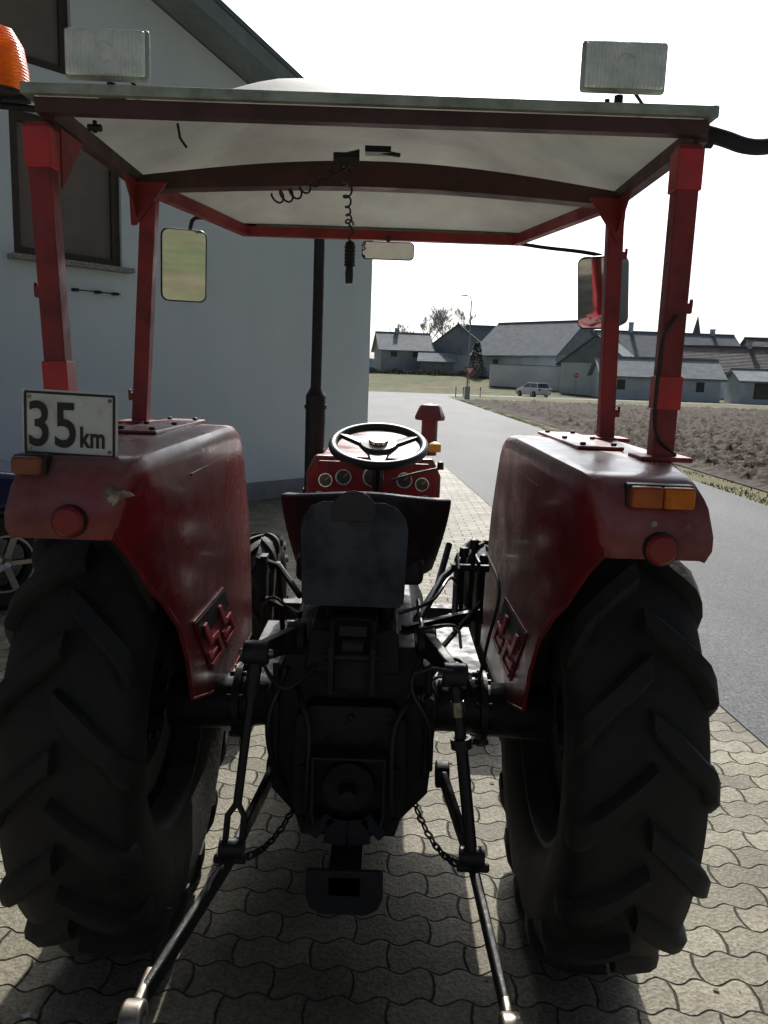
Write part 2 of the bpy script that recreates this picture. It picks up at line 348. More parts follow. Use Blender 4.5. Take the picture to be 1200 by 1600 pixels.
# ---------------- village
def ghouse(name,px,Y,w,d,z0,eave,ridge,rot,wm,rm,label,cat,wins=(),chim=(),over=.5,dark_gable=None,X=None):
    cx=(px-607)/1262*Y if X is None else X
    E=empty(name,(cx,Y,z0-.4),rotz=rot,frame=(0,0,0)); tag(E,label,cat)
    e=eave-z0+.4; r=ridge-z0+.4; b=B()
    b.prism([(-d/2,0),(d/2,0),(d/2,e),(0,r-.12),(-d/2,e)],'x',-w/2,w/2,wm)
    b.obj('wall',E)
    if dark_gable:
        for s in(-1,1):
            b=B(); b.prism([(-d/2,e),(d/2,e),(0,r-.14)],'x',s*(w/2+.003),s*(w/2+.06),dark_gable); b.obj('gable_boarding',E)
    b=B(); sl=(r-e)/(d/2); t=.22
    for s in(-1,1):
        y1=s*(d/2+over); z1=e-over*sl
        b.prism([(0,r-.1),(y1,z1),(y1,z1+t),(0,r-.1+t)],'x',-w/2-over,w/2+over,rm)
    b.tube([(-w/2-over,0,r+.1),(w/2+over,0,r+.1)],.14,rm,6)
    b.obj('roof',E)
    for (x,z,ww,hh) in wins:
        b=B(); b.box((x,-d/2-.04,z+.4),(ww,.06,hh),BRN); b.box((x,-d/2-.075,z+.4),(ww-.24,.02,hh-.24),WGL); b.obj('window',E)
    for (x,h) in chim:
        b=B(); b.box((x,0,r+h/2-.2),(.6,.6,h+.4),HWAL2); b.box((x,0,r+h+.05),(.75,.75,.1),PLIN); b.obj('chimney',E)
    return E
ghouse('village_house',627,132,8.0,9,2.4,5.9,8.6,8,HWAL2,TILEG,'small grey house with tiled roof on the grassy rise','house',[(-2,3.0,1,1.2),(1.5,3.0,1,1.2)],[(-1,.7)])
ghouse('shed',682,127,5,6,2.2,4.2,5.6,-5,WOOD,TILE,'low dark shed beside the farm buildings','shed')
ghouse('barn',716,134,9,12,2.0,5.4,10.2,80,HWAL2,TILE,'tall dark-roofed barn with grey plaster walls','barn',dark_gable=WOOD)
ghouse('barn',838,120,15,12,1.2,5.4,10.2,-48,HWAL2,TILE,'large barn seen at its boarded gable end','barn',[(-3,3,1,1)],dark_gable=WOOD)
ghouse('barn',790,142,14,11,1.6,6.0,10.8,0,WOOD,TILE,'long dark-roofed barn behind the white yard wall','barn')
ghouse('farmhouse',893,150,14,11,1.0,6.8,11.2,0,HWAL2,TILE,'farmhouse with dark roof and chimney behind the barns','house',chim=[(3,1.0)])
ghouse('outbuilding',938,104,8,8.5,.4,4.2,7.6,62,HWAL,TILE,'white-sided outbuilding with steep dark roof','barn',[(-2,2.2,.9,1)],dark_gable=WOOD)
ghouse('farmhouse',1020,97,13.5,6.5,.3,2.75,4.8,-3,HWAL,TILEG,'long low white house with pale grey roof','house',[(-4.6,1.4,.9,1.1),(0,1.4,.9,1.1),(4.4,1.4,.9,1.1)])
ghouse('farmhouse',1045,128,18,11,.6,6.0,9.8,3,HWAL2,TILE,'long dark-roofed farmhouse with two chimneys','house',[(-5,4.5,1,1.2),(4,4.5,1,1.2)],[(-7,1.4),(6,.8)])
ghouse('farmhouse',1150,112,15,9,.5,3.9,7.2,-6,HWAL,TILEB,'white farmhouse with patterned brown tile roof','house',[(-5,2.2,1,1.1),(-1,2.2,1,1.1),(3,2.2,1,1.1)],[(1,.8)])
ghouse('farmhouse',1235,130,16,10,.6,6.2,9.6,0,HWAL2,TILEB,'farmhouse with brownish roof at the field edge','house',[(-3,4,1,1.2)],[(-4,.8)])
ghouse('garage',1178,94,5,5,.3,2.6,3.8,-3,HWAL,TILEG,'small white garage beside the farmhouse','garage',[(0,1.2,2.2,1.8)])
b=B(); b.box((18.6,106,1.9),(10.8,.35,3.6),YARDW); b.box((18.6,106,3.75),(11,.5,.1),PLIN); o=b.obj('boundary_wall'); tag(o,'long white yard wall in front of barns','wall')
E=empty('church_tower',(84,225,0),frame=(0,0,0)); tag(E,'slim church tower with pointed spire above the roofs','church')
b=B(); b.box((0,0,7),(4,4,14),HWAL2); b.obj('tower',E)
b=B(); b.lathe([(0,2.6),(1.5,1.3),(7,.05)],(0,0,14),(0,0,1),TILE,8); b.obj('spire',E)
def tree(loc,h,seed,label,mr=.024):
    rnd=random.Random(seed); E=empty('bare_tree',loc,frame=(0,0,0)); tag(E,label,'tree')
    b=B(); c=B()
    def grow(p,d,l,r,lev):
        q=p+d*l; mid=p+d*l*.5+Vector((rnd.uniform(-1,1),rnd.uniform(-1,1),0))*l*.05
        (b if lev<2 else c).tube([p,mid,q],r,BARK,6 if lev<2 else 3,r*.65,caps=False)
        if lev>=6: return
        for k in range(3 if lev<5 else 4):
            nd=(d+Vector((rnd.uniform(-1,1),rnd.uniform(-1,1),rnd.uniform(-.15,.7)))*.60).normalized()
            grow(p+(q-p)*rnd.uniform(.6,1),nd,l*rnd.uniform(.62,.86),max(r*.56,mr),lev+1)
    grow(Vector((0,0,0)),Vector((0,0,1)),h*.27,h*.018,0)
    b.obj('trunk',E); c.obj('crown',E)
tree((7.0,160,2.2),16,1,'bare broad-crowned tree behind the farm roofs')
tree((11.0,168,2.2),16.5,5,'bare tree behind the farm roofs')
tree((4.4,170,2.4),13,9,'small bare tree by the grey house')
tree((15,172,2.4),15,12,'bare tree rising behind the long barn')
E=empty('conifer',(12.6,117,1.6),frame=(0,0,0)); tag(E,'dark bushy conifer in front of the barn','tree')
b=B(); b.tube([(0,0,0),(0,0,4.6)],.14,BARK,7,.04); b.obj('trunk',E)
b=B()
for k in range(2200):
    z=.4+5*random.random(); r=(1-(z/5.8))*1.9*(.35+.65*random.random()**.5)+.05; a=random.random()*6.28
    p=Vector((math.cos(a)*r,math.sin(a)*r,z-.25*r)); q=p+Vector((math.cos(a)*.35,math.sin(a)*.35,random.uniform(-.2,.1)))
    s=Vector((-math.sin(a),math.cos(a),random.uniform(-.4,.4)))*.1
    b.add([p-s,p+s,q],[(0,1,2)],NEED)
b.obj('crown',E)
b=B()
for k in range(3500):
    x=random.uniform(-3,12); y=118+random.uniform(-.6,.6); z=random.uniform(0,1.0)*(.5+.6*noise.noise(Vector((x*.5,0,0))))+gh(x,118)
    a=random.random()*6.28; s=Vector((math.cos(a),math.sin(a),random.uniform(-.5,.5)))*.12
    p=Vector((x,y,z)); b.add([p-s,p+s,p+Vector((random.uniform(-.2,.2),0,.25))],[(0,1,2)],DRYG if random.random()<.6 else BARK)
o=b.obj('hedge'); tag(o,'low scrubby hedge on the grassy rise','hedge')
E=empty('street_lamp',(8.4,86,0),frame=(0,0,0)); tag(E,'tall thin street lamp by the junction','street lamp')
b=B(); b.tube([(0,0,0),(0,0,9.6),(-.1,0,10.1),(-.5,0,10.3)],.08,GALV,8,.04); b.obj('pole',E)
b=B(); b.box((-.8,0,10.3),(.7,.25,.12),GALV,(0,4,0)); b.obj('lamp_head',E,.03)
E=empty('give_way_sign',(7.1,71,0),frame=(0,0,0)); tag(E,'red and white triangular give-way sign on a post','traffic sign')
b=B(); b.tube([(0,0,0),(0,0,2.7)],.035,GALV,8); b.obj('pole',E)
b=B(); b.prism([(-.5,2.75),(.5,2.75),(0,1.9)],'y',-.06,-.04,SRED); b.prism([(-.3,2.64),(.3,2.64),(0,2.13)],'y',-.068,-.062,WHT); b.obj('sign_plate',E)
E=empty('no_entry_sign',(22.4,97,.2),frame=(0,0,0)); tag(E,'round red traffic sign by the white building','traffic sign')
b=B(); b.tube([(0,0,0),(0,0,2.6)],.035,GALV,8); b.obj('pole',E)
b=B(); b.lathe([(0,.001),(0,.28),(-.02,.28),(-.02,.001)],(0,-.05,2.4),(0,1,0),SRED,20); b.box((0,-.08,2.4),(.4,.01,.10),WHT); b.obj('sign_plate',E)
b=B(); b.box((6.9,70.2,.5),(.45,.3,1.0),GALV); b.box((6.9,70.2,1.03),(.5,.35,.06),PLIN); o=b.obj('utility_cabinet',bevel=.01); tag(o,'grey utility cabinet on the grass verge','cabinet')
for i,x in enumerate((6.4,7.3,9.2)):
    b=B(); b.tube([(x,76+i*2.2,0),(x,76+i*2.2,.95)],.06,WHT,8,.05); b.tube([(x,76+i*2.2,.7),(x,76+i*2.2,.82)],.065,INK,8)
    o=b.obj('marker_post'); tag(o,'white roadside marker post with dark band','post','marker posts along the road')

# ---------------- cars
def car(name,loc,rot,paint,label):
    E=empty(name,loc,rotz=rot,frame=(0,0,0)); tag(E,label,'car')
    b=B()
    prof=[(-2.15,.35),(-2.2,.6),(-2.15,.95),(-1.95,1.02),(1.0,1.0),(1.95,.86),(2.15,.7),(2.2,.4),(2.1,.25),
          (1.75,.25),(1.72,.45),(1.55,.62),(1.35,.68),(1.15,.62),(.98,.45),(.95,.25),(-.95,.25),(-.98,.45),(-1.15,.62),(-1.35,.68),(-1.55,.62),(-1.72,.45),(-1.75,.25),(-2.05,.25)]
    b.prism(prof,'y',-.89,.89,paint); b.obj('body',E,.05,seg=3)
    b=B(); lo=[(-1.98,.99),(1.08,.99)]; hi=[(-1.62,1.5),(.28,1.5)]
    vs=[(lo[0][0],-.82,.99),(lo[1][0],-.82,.99),(lo[1][0],.82,.99),(lo[0][0],.82,.99),(hi[0][0],-.66,1.5),(hi[1][0],-.66,1.5),(hi[1][0],.66,1.5),(hi[0][0],.66,1.5)]
    b.add(vs,[(3,2,1,0),(4,5,6,7),(0,1,5,4),(1,2,6,5),(2,3,7,6),(3,0,4,7)],WGL); b.obj('window',E,.03)
    b=B(); b.box((-.67,0,1.52),(1.98,1.36,.05),paint)
    for s in(-1,1):
        b.bar((-1.99,s*.82,1.0),(-1.63,s*.665,1.51),.09,.09,paint); b.bar((1.09,s*.82,1.0),(.29,s*.665,1.51),.05,.05,paint); b.bar((-.45,s*.825,1.0),(-.5,s*.665,1.51),.06,.05,paint)
    b.obj('roof',E,.02)
    for s in(-1,1):
        b=B(); b.box((.85,s*.97,1.05),(.12,.16,.12),paint); b.obj('wing_mirror',E,.02)
        b=B(); b.box((-2.17,s*.68,.82),(.08,.3,.2),SRED); b.obj('tail_light',E,.02)
        b=B(); b.box((2.08,s*.62,.70),(.2,.34,.13),CHR); b.obj('headlight',E,.02)
    for x in(-1.35,1.35):
        for s in(-1,1):
            Wh=empty('wheel',(x,s*.8,.32),E)
            b=B(); b.lathe([(-.1,.2),(-.1,.29),(-.07,.32),(.07,.32),(.1,.29),(.1,.2)],(x,s*.8,.32),(0,1,0),RUB,28,True); b.obj('tyre',Wh)
            b=B(); b.lathe([(s*.04,.01),(s*.06,.05),(s*.05,.06)],(x,s*.8,.32),(0,1,0),ALU,20); b.lathe([(s*.09,.2),(s*.09,.185),(0,.18)],(x,s*.8,.32),(0,1,0),ALU,28)
            for k in range(5):
                t=k*2*math.pi/5
                b.bar((x+.04*math.cos(t),s*.86,.32+.04*math.sin(t)),(x+.19*math.cos(t),s*.88,.32+.19*math.sin(t)),.045,.03,ALU)
            b.obj('rim',Wh)
    b=B(); b.box((-2.205,0,.6),(.02,.5,.11),WHT); b.obj('number_plate',E)
    return E
car('parked_car',(16.2,90.3,.004),115,CARW,'white compact car on the road by the yard wall')
car('parked_car',(-4.05,4.85,.004),47.7,CARB,'dark blue car with alloy wheels parked beside the house')

# ================= TRACTOR
Tr=empty('tractor',(0,2.27,0)); tag(Tr,'old red tractor with open canopy standing on paved yard','tractor')
WY,WZ,R=2.27,.68,.68; TW=.312; WX=.660
def tyre(b,c,R,W,rr,nl,lh=.036):
    c=Vector(c); Rb=R-lh; hw=W/2
    prof=[(-hw*.72,rr),(-hw*.86,rr+.03),(-hw,rr+(Rb-rr)*.35),(-hw*1.02,rr+(Rb-rr)*.6),(-hw*.97,Rb-.055),(-hw*.86,Rb-.022),(-hw*.6,Rb-.006),(0,Rb),(hw*.6,Rb-.006),(hw*.86,Rb-.022),(hw*.97,Rb-.055),(hw*1.02,rr+(Rb-rr)*.6),(hw,rr+(Rb-rr)*.35),(hw*.86,rr+.03),(hw*.72,rr)]
    b.lathe(prof,c,(1,0,0),RUB,72,True)
    k=W/.42; q=R/.68; rnd=random.Random(3)
    path=[(-.012,R),(.05,R),(.10,R-.002*q),(.145,R-.007*q),(.180,R-.020*q),(.203,R-.042*q),(.213,R-.075*q),(.212,R-.115*q)]
    for sg in(-1,1):
        for i in range(nl):
            p0=2*math.pi*i/nl+(math.pi/nl if sg>0 else 0)+rnd.uniform(-.012,.012)
            rows=[]; wear=rnd.uniform(0,.009)*q; jw=[rnd.uniform(-.005,.005)*q for _ in path]
            for j,(x,r) in enumerate(path):
                r=r-wear-rnd.uniform(0,.003)*q
                xx=x*k; ph=p0+(x*.70)/R+(0 if j<5 else (j-4)*.018)+jw[j]*.6
                na=[0,0,.05,.15,.45,.8,.97,1][j]; nr=[1,1,1,.98,.9,.6,.25,.05][j]
                hw0=(.039+.012*j/7)*q+jw[j]; hw1=(.028+.012*j/7)*q+jw[j]
                row=[]
                for (dp,dep) in((-hw0,lh+.006),(-hw1*1.12,.011*q),(-hw1*.78,0),(hw1*.78,0),(hw1*1.12,.011*q),(hw0,lh+.006)):
                    rr2=r-dep*nr; x2=xx+.006-dep*na; a=ph+dp/R
                    row.append((c.x+sg*x2,c.y+rr2*math.cos(a),c.z+rr2*math.sin(a)))
                rows+=row
            fs=[]; m_=6
            for j in range(len(path)-1):
                for t in range(m_-1): fs.append((j*m_+t,j*m_+t+1,j*m_+t+m_+1,j*m_+t+m_))
            fs.append(tuple(range(m_))); e=(len(path)-1)*m_; fs.append(tuple(e+t for t in range(m_)))
            b.add(rows,fs,RUB)
def rim(b,c,rr,W,side):
    hw=W/2*.74
    b.lathe([(-hw,rr+.015),(-hw,rr-.01),(-hw*.7,rr-.02),(-hw*.4,rr-.05),(hw*.4,rr-.05),(hw*.7,rr-.02),(hw,rr-.01),(hw,rr+.015)],c,(1,0,0),RIMM,48)
    b.lathe([(side*.02,.02),(side*.02,.14),(-side*.03,.19),(-side*.03,rr-.08),(0,rr-.05),(.01,rr-.05),(-side*.015,rr-.08),(-side*.015,.19),(side*.035,.14),(side*.035,.02)],c,(1,0,0),RIMM,40)
    for k in range(8):
        t=k*math.pi/4; b.tube([(c[0]-.05,c[1]+.11*math.cos(t),c[2]+.11*math.sin(t)),(c[0]+.05,c[1]+.11*math.cos(t),c[2]+.11*math.sin(t))],.013,BLK,6)
for s in(-1,1):
    c=(s*WX,WY,WZ); Wh=empty('rear_wheel',c,Tr)
    b=B(); tyre(b,c,R,TW,.37,17,.038); b.obj('tyre',Wh,sharp=48)
    b=B(); rim(b,c,.37,TW,s); b.obj('rim',Wh)
    c=(s*.60,4.25,.40); Wh=empty('front_wheel',c,Tr)
    b=B(); tyre(b,c,.40,.19,.2,16,.022); b.obj('tyre',Wh,sharp=42)
    b=B(); rim(b,c,.2,.19,s); b.obj('rim',Wh)
# fenders
for s in(-1,1):
    st=[(1.594,1.312,1.615,1.312,.505,.700),(1.592,1.336,1.635,1.295,.50,.712),(1.598,1.385,1.665,1.265,.49,.714),(1.612,1.440,1.70,1.22,.478,.704),(1.635,1.468,1.735,1.17,.465,.690),(1.68,1.479,1.78,1.13,.452,.690),(1.90,1.487,1.85,1.05,.435,.73),(2.15,1.491,1.91,.95,.43,.76),(2.40,1.492,1.96,.82,.43,.76),(2.56,1.487,2.2,.74,.43,.76),(2.625,1.465,2.35,.72,.43,.76),(2.68,1.39,2.5,.70,.43,.76),(2.77,1.20,2.62,.70,.43,.76),(2.83,1.0,2.72,.70,.43,.76),(2.86,.72,2.86,.70,.43,.76)]
    vs=[];n=9
    for (y,z,yb,zb,xi,xo) in st:
        low=z<1.37
        vs+=[(s*(xo+.008),y+.012,z-.055 if not low else z-.006),(s*(xo+.004),y,z-.024 if not low else z-.003),(s*(xo-.006),y,z-.005 if not low else z),(s*(xo-.022),y,z),(s*(xi+.036),y,z),(s*(xi+.014),y,z-.004 if not low else z),(s*(xi+.004),y+.004,z-.016 if not low else z),(s*xi,y+.010,z-.045 if not low else z-.002),(s*xi,yb,zb)]
    b=B(); b.add(vs,[(j*n+i,j*n+i+1,(j+1)*n+i+1,(j+1)*n+i) for j in range(len(st)-1) for i in range(n-1)],RED)
    F=b.obj('fender',Tr,solid=.006,bevel=.002,sharp=44); F['label']='dusty red rear fender with worn paint and painted whitish highlights'
    b=B(); b.tube([(s*a[4],a[2],a[3]) for a in st],.006,RED,8); b.obj('fender_lip',F)
    b=B(); b.box((s*.60,2.33,1.498),(.12,.56,.010),RED)
    for yy_ in(2.08,2.3,2.55):
        for xx_ in(.56,.64): b.tube([(s*xx_,yy_,1.503),(s*xx_,yy_,1.511)],.009,BLK,6)
    b.obj('mounting_plate',F,.003)
    b=B(); b.bar((s*.4285,1.96,1.405),(s*.4285,2.60,1.41),.004,.006,RED); b.obj('pressed_seam',F)
    Q=[Vector((1.955,1.03)),Vector((2.33,1.02)),Vector((2.56,.82)),Vector((2.16,.82))]
    def bl(u,v):
        t=Q[0].lerp(Q[1],u); bo=Q[3].lerp(Q[2],u); p=bo.lerp(t,v); return (p.x,p.y)
    b=B(); b.prism([bl(0,0),bl(1,0),bl(1,1),bl(0,1)],'x',s*.426,s*.4225,REDF); b.prism([bl(.03,.62),bl(.97,.62),bl(.97,.96),bl(.03,.96)],'x',s*.4222,s*.421,BLK)
    def stroke(P): b.prism([bl(u,v) for u,v in P],'x',s*.4208,s*.415,REDP)
    for o_ in(0,.49):
        stroke([(.03+o_,.05),(.42+o_,.05),(.42+o_,.13),(.03+o_,.13)])
        stroke([(.34+o_,.135),(.42+o_,.135),(.42+o_,.50),(.22+o_,.50),(.22+o_,.82),(.14+o_,.82),(.14+o_,.42),(.34+o_,.42)])
        stroke([(.03+o_,.22),(.26+o_,.22),(.26+o_,.29),(.10+o_,.29),(.10+o_,.36),(.03+o_,.36)])
    b.obj('emblem_panel',F,.0015,label='slanted red panel with pale pressed ribs')
    b=B(); yb=1.590; xr,zc=(.612,1.335) if s>0 else (-.585,1.350)
    b.lathe([(0,.032),(-.012,.032),(-.018,.026),(-.020,.001)],(xr,yb,zc),(0,1,0),REFR,28); b.lathe([(0,.035),(-.008,.035),(-.008,.032)],(xr,yb,zc),(0,1,0),BLK,28); b.obj('reflector',Tr)
    if s>0:
        L_=empty('tail_lamp',(.61,1.62,1.44),Tr)
        b=B(); b.box((.606,1.615,1.440),(.136,.035,.050),PLAS); b.obj('housing',L_,.006)
        b=B(); b.box((.574,1.588,1.440),(.064,.026,.044),ORGD); b.obj('red_lens',L_,.007,seg=3)
        b=B(); b.box((.6385,1.588,1.440),(.063,.026,.044),ORGL); b.obj('amber_lens',L_,.007,seg=3)
        b=B(); b.box((.606,1.62,1.408),(.15,.03,.012),PLAS); b.obj('lamp_bracket',L_,.003)
    else:
        L_=empty('tail_lamp',(-.668,1.62,1.462),Tr)
        b=B(); b.box((-.668,1.62,1.460),(.068,.04,.042),PLAS); b.obj('housing',L_,.006)
        b=B(); b.box((-.668,1.592,1.460),(.060,.022,.037),ORGX); b.obj('amber_lens',L_,.007,label='grimy dull amber lens')
for (x,z) in((.597,1.385),(.667,1.38)):
    b=B(); b.lathe([(0,.006),(-.003,.006),(-.004,.001)],(x,1.597,z),(0,1,0),STL,12); b.bar((x,1.60,z),(x+.001,1.594,z),.004,.004,STL); b.obj('fender_bolt',Tr)
b=B(); pts=[]
for k in range(22):
    a=k*2*math.pi/22; r=.022+.010*math.sin(3*a+1)+.004*math.cos(7*a); pts.append((-.493+r*math.cos(a)*1.1,1.405+r*math.sin(a)*.7))
b.prism(pts,'y',1.597,1.600,STL); b.obj('worn_sticker',Tr)

# speed sign
Sg=empty('speed_sign',(-.606,1.66,1.54),Tr)
b=B(); b.box((-.606,1.66,1.54),(.198,.003,.138),WHT); plate=b.obj('sign_plate',Sg,.001)
b=B(); 
for (c,sz) in (((0,0,.0625),(.186,.0015,.005)),((0,0,-.0625),(.186,.0015,.005)),((-.0915,0,0),(.005,.0015,.120)),((.0915,0,0),(.005,.0015,.120))):
    b.box((-.606+c[0],1.6575,1.54+c[2]),sz,INK)
b.obj('sign_border',Sg)
for cx in(-.083,.083): 
    for cz in(-.053,.053): b=B(); b.tube([(-.606+cx,1.658,1.54+cz),(-.606+cx,1.655,1.54+cz)],.004,STL,8); b.obj('sign_screw',Sg)
def text(txt,size,x,z,y,parent,name,sx=1,off=0):
    cu=D.curves.new(name,'FONT'); cu.body=txt; cu.size=size; cu.extrude=.0006; cu.offset=off; cu.space_character=1.06
    t=D.objects.new(name+'_tmp',cu); S.collection.objects.link(t); bpy.context.view_layer.update()
    me=D.meshes.new_from_object(t.evaluated_get(bpy.context.evaluated_depsgraph_get())); D.objects.remove(t)
    me.materials.clear(); me.materials.append(INK)
    x0=min(v.co.x for v in me.vertices)
    for v in me.vertices: c=v.co.copy(); v.co=Vector(((c.x-x0)*sx,-c.z,c.y))
    wd=max(v.co.x for v in me.vertices)
    o=D.objects.new(name,me); S.collection.objects.link(o); o.parent=parent; o.location=Vector((x,y,z))-FL[parent.name]; FL[o.name]=Vector((x,y,z))
    return wd
wd=text('35',.130,-.690,1.494,1.6568,Sg,'numerals',.80,.0018)
text('km',.060,-.690+wd+.009,1.495,1.6568,Sg,'unit_lettering',.70,.0014)
Sg.rotation_euler=(0,rad(1.5),0)
b=B(); b.bar((-.65,1.675,1.40),(-.65,1.675,1.53),.03,.006,BLK); b.bar((-.55,1.675,1.40),(-.55,1.675,1.53),.03,.006,BLK); b.bar((-.65,1.678,1.47),(-.55,1.678,1.47),.006,.02,BLK); b.obj('sign_bracket',Tr)

# canopy
C=empty('canopy',(0,2.5,2.23),Tr)
dz=-.015; HW=.742; HF=.555; YB=1.845; YK=2.60; YF=3.35
outl=[(-HW-.012,YB),(HW-.012,YB),(HW,YK),(HF,YF),(-HF,YF),(-HW,YK)]
def halfw(y): return HW if y<YK else HW+(HF-HW)*(y-YK)/(YF-YK)
b=B(); ny,nx_=34,34; vs=[]
for j in range(ny+1):
    y=YB+.004+(YF-YB-.008)*j/ny; hw=halfw(y)-.006
    for i in range(nx_+1):
        u=-1+2*i/nx_; v=2*j/ny-1; e=(1-u**8)*(1-v**8)
        d=ss(1.0,.30,abs(u))*ss(1.0,.35,abs(v))
        vs.append((u*hw-.006,y,2.256+dz+.02*e+.174*d))
b.add(vs,[(j*(nx_+1)+i,j*(nx_+1)+i+1,(j+1)*(nx_+1)+i+1,(j+1)*(nx_+1)+i) for j in range(ny) for i in range(nx_)],ROOFM)
b.obj('roof_panel',C,sharp=180)
b=B(); 
for i in range(6):
    p=outl[i]; q_=outl[(i+1)%6]; b.bar((p[0],p[1],2.260+dz),(q_[0],q_[1],2.260+dz),.020,.022,RIML)
for (x,y) in outl: b.tube([(x,y,2.248+dz),(x,y,2.272+dz)],.0105,RIML,12)
b.obj('roof_edge',C,.003)
b=B()
b.box((-.008,YB+.022,2.231+dz),(1.46,.03,.031),FRM)
for s in(-1,1):
    b.bar((s*.722,YB+.038,2.228+dz),(s*.722,YK,2.228+dz),.03,.038,FRM); b.bar((s*.722,YK-.015,2.226+dz),(s*.535,3.325,2.226+dz),.03,.038,REDF)
b.box((0,3.33,2.228+dz),(1.07,.03,.036),REDF)
ar=[(-.70+1.40*i/28) for i in range(29)]
z=lambda x:2.212+dz+.045*math.cos(x/.70*math.pi/2)
vs=[]
for x in ar:
    hz_=.020+.016*math.cos(x/.70*math.pi/2)
    for (y,k) in((2.47,-1),(2.53,-1),(2.53,1),(2.47,1)): vs.append((x,y,z(x)+k*hz_))
b.add(vs,[(4*i+k,4*i+(k+1)%4,4*i+4+(k+1)%4,4*i+4+k) for i in range(28) for k in range(4)]+[(0,1,2,3),(112,113,114,115)],FRM)
b.obj('roof_frame',C)
def post(p0,p1,w,sleeve,hooks):
    b=B(); p0=Vector(p0); p1=Vector(p1); b.bar(p0,p1,w,w,REDF)
    d=p1-p0
    b.box((p0.x,p0.y,p0.z+.006),(.12,.11,.012),REDF)
    sx=1 if p0.x>0 else -1
    for t in hooks: 
        q=p0+d*t; b.bar(q+Vector((sx*w/2,0,0)),q+Vector((sx*(w/2+.018),0,0)),.012,.024,REDF); b.bar(q+Vector((sx*(w/2+.015),0,0)),q+Vector((sx*(w/2+.015),0,.022)),.008,.010,REDF)
    o=b.obj('canopy_post',Tr,.005)
    if sleeve:
        for (a,c_) in sleeve: b=B(); b.bar(p0+d*a,p0+d*c_,w+.008,w+.008,REDB); b.obj('post_sleeve',o,.003,label='brighter red repainted sleeve')
post((.70,1.90,1.487),(.700,1.90,2.19),.050,((.17,.28),(.86,.985)),(.50,)); post((-.715,1.90,1.487),(-.748,1.90,2.19),.050,((.14,.26),(.86,.985)),(.48,))
post((.72,2.46,1.49),(.695,2.46,2.19),.045,None,(.12,.78)); post((-.705,2.46,1.49),(-.665,2.46,2.19),.045,None,(.12,.88))
for s in(-1,1):
    for (ax,P,a,c_) in(('y',[(s*.72,2.19),(s*.61,2.19),(s*.70,2.07),(s*.715,2.07)],2.43,2.436),('x',[(1.93,2.19),(2.06,2.19),(1.93,2.06)],s*.712,s*.717),('x',[(2.43,2.19),(2.32,2.19),(2.43,2.09)],s*.697,s*.702)):
        b=B(); b.prism(P,ax,a,c_,REDF); b.obj('post_gusset',C)
b=B(); b.hose([(.73,1.88,1.50),(.672,1.865,1.56),(.668,1.865,1.72),(.675,1.866,1.78),(.70,1.868,1.82)],.004,PLAS,6); b.obj('lamp_cable',Tr)
# work lights
for s,x,z in((-1,-.588,2.330),(1,.538,2.341)):
    WL=empty('work_light',(x,1.90,z),Tr); ya=1.875
    b=B(); b.prism([(x-.093,z-.053),(x+.093,z-.053),(x+.093,z+.053),(x-.093,z+.053)],'y',ya,ya+.018,RIML)
    vs=[(x-.09,ya+.018,z-.05),(x+.09,ya+.018,z-.05),(x+.09,ya+.018,z+.05),(x-.09,ya+.018,z+.05),(x-.05,ya+.08,z-.03),(x+.05,ya+.08,z-.03),(x+.05,ya+.08,z+.03),(x-.05,ya+.08,z+.03)]
    b.add(vs,[(3,2,1,0),(4,5,6,7),(0,1,5,4),(1,2,6,5),(2,3,7,6),(3,0,4,7)],CHR)
    b.obj('housing',WL,.008)
    b=B(); b.box((x,ya-.005,z),(.172,.012,.092),CLR); b.obj('lens',WL,.005)
    b=B(); b.lathe([(0,.022),(-.004,.018),(-.006,.001)],(x,ya-.0115,z),(0,1,0),CLR,20); b.obj('bulb_cap',WL)
    b=B(); b.tube([(x,ya+.03,z-.05),(x,ya+.03,z-.070)],.010,BLK,10); b.box((x,ya+.03,z-.074),(.055,.035,.008),BLK); b.tube([(x-.025,ya+.03,z-.072),(x-.025,ya+.03,z-.058)],.006,BLK,6)
    b.tube([(x+.03,ya+.04,z-.03),(x+.06,ya+.05,z-.06),(x+.045,ya+.07,z-.075)],.004,PLAS,6); b.obj('mounting',WL)
# beacon
bx,z=-.845,2.256
Bc=empty('beacon',(bx,1.92,z),Tr)
b=B(); b.lathe([(.0,.066),(.05,.064),(.10,.055),(.132,.035),(.142,.001)],(bx,1.92,z),(0,0,1),ORG,36); b.obj('dome',Bc)
b=B(); b.lathe([(-.012,.001),(-.012,.056),(-.008,.066),(.0,.067),(.0,.05)],(bx,1.92,z),(0,0,1),PLAS,32); b.tube([(bx,1.92,z-.012),(bx,1.92,z-.025),(-.76,1.92,z-.03)],.008,BLK,8)
b.lathe([(0.01,.001),(.01,.03),(.09,.025),(.09,.001)],(bx,1.92,z),(0,0,1),CHR,16); b.obj('base',Bc)
b=B(); b.hose([(.745,1.95,2.235),(.80,1.95,2.222),(.85,1.96,2.212),(.90,1.97,2.214),(.96,1.98,2.232),(1.04,1.99,2.24)],.018,DBL,12); b.tube([(.735,1.95,2.222),(.77,1.95,2.222)],.022,BLK,12); b.obj('side_tube',Tr)
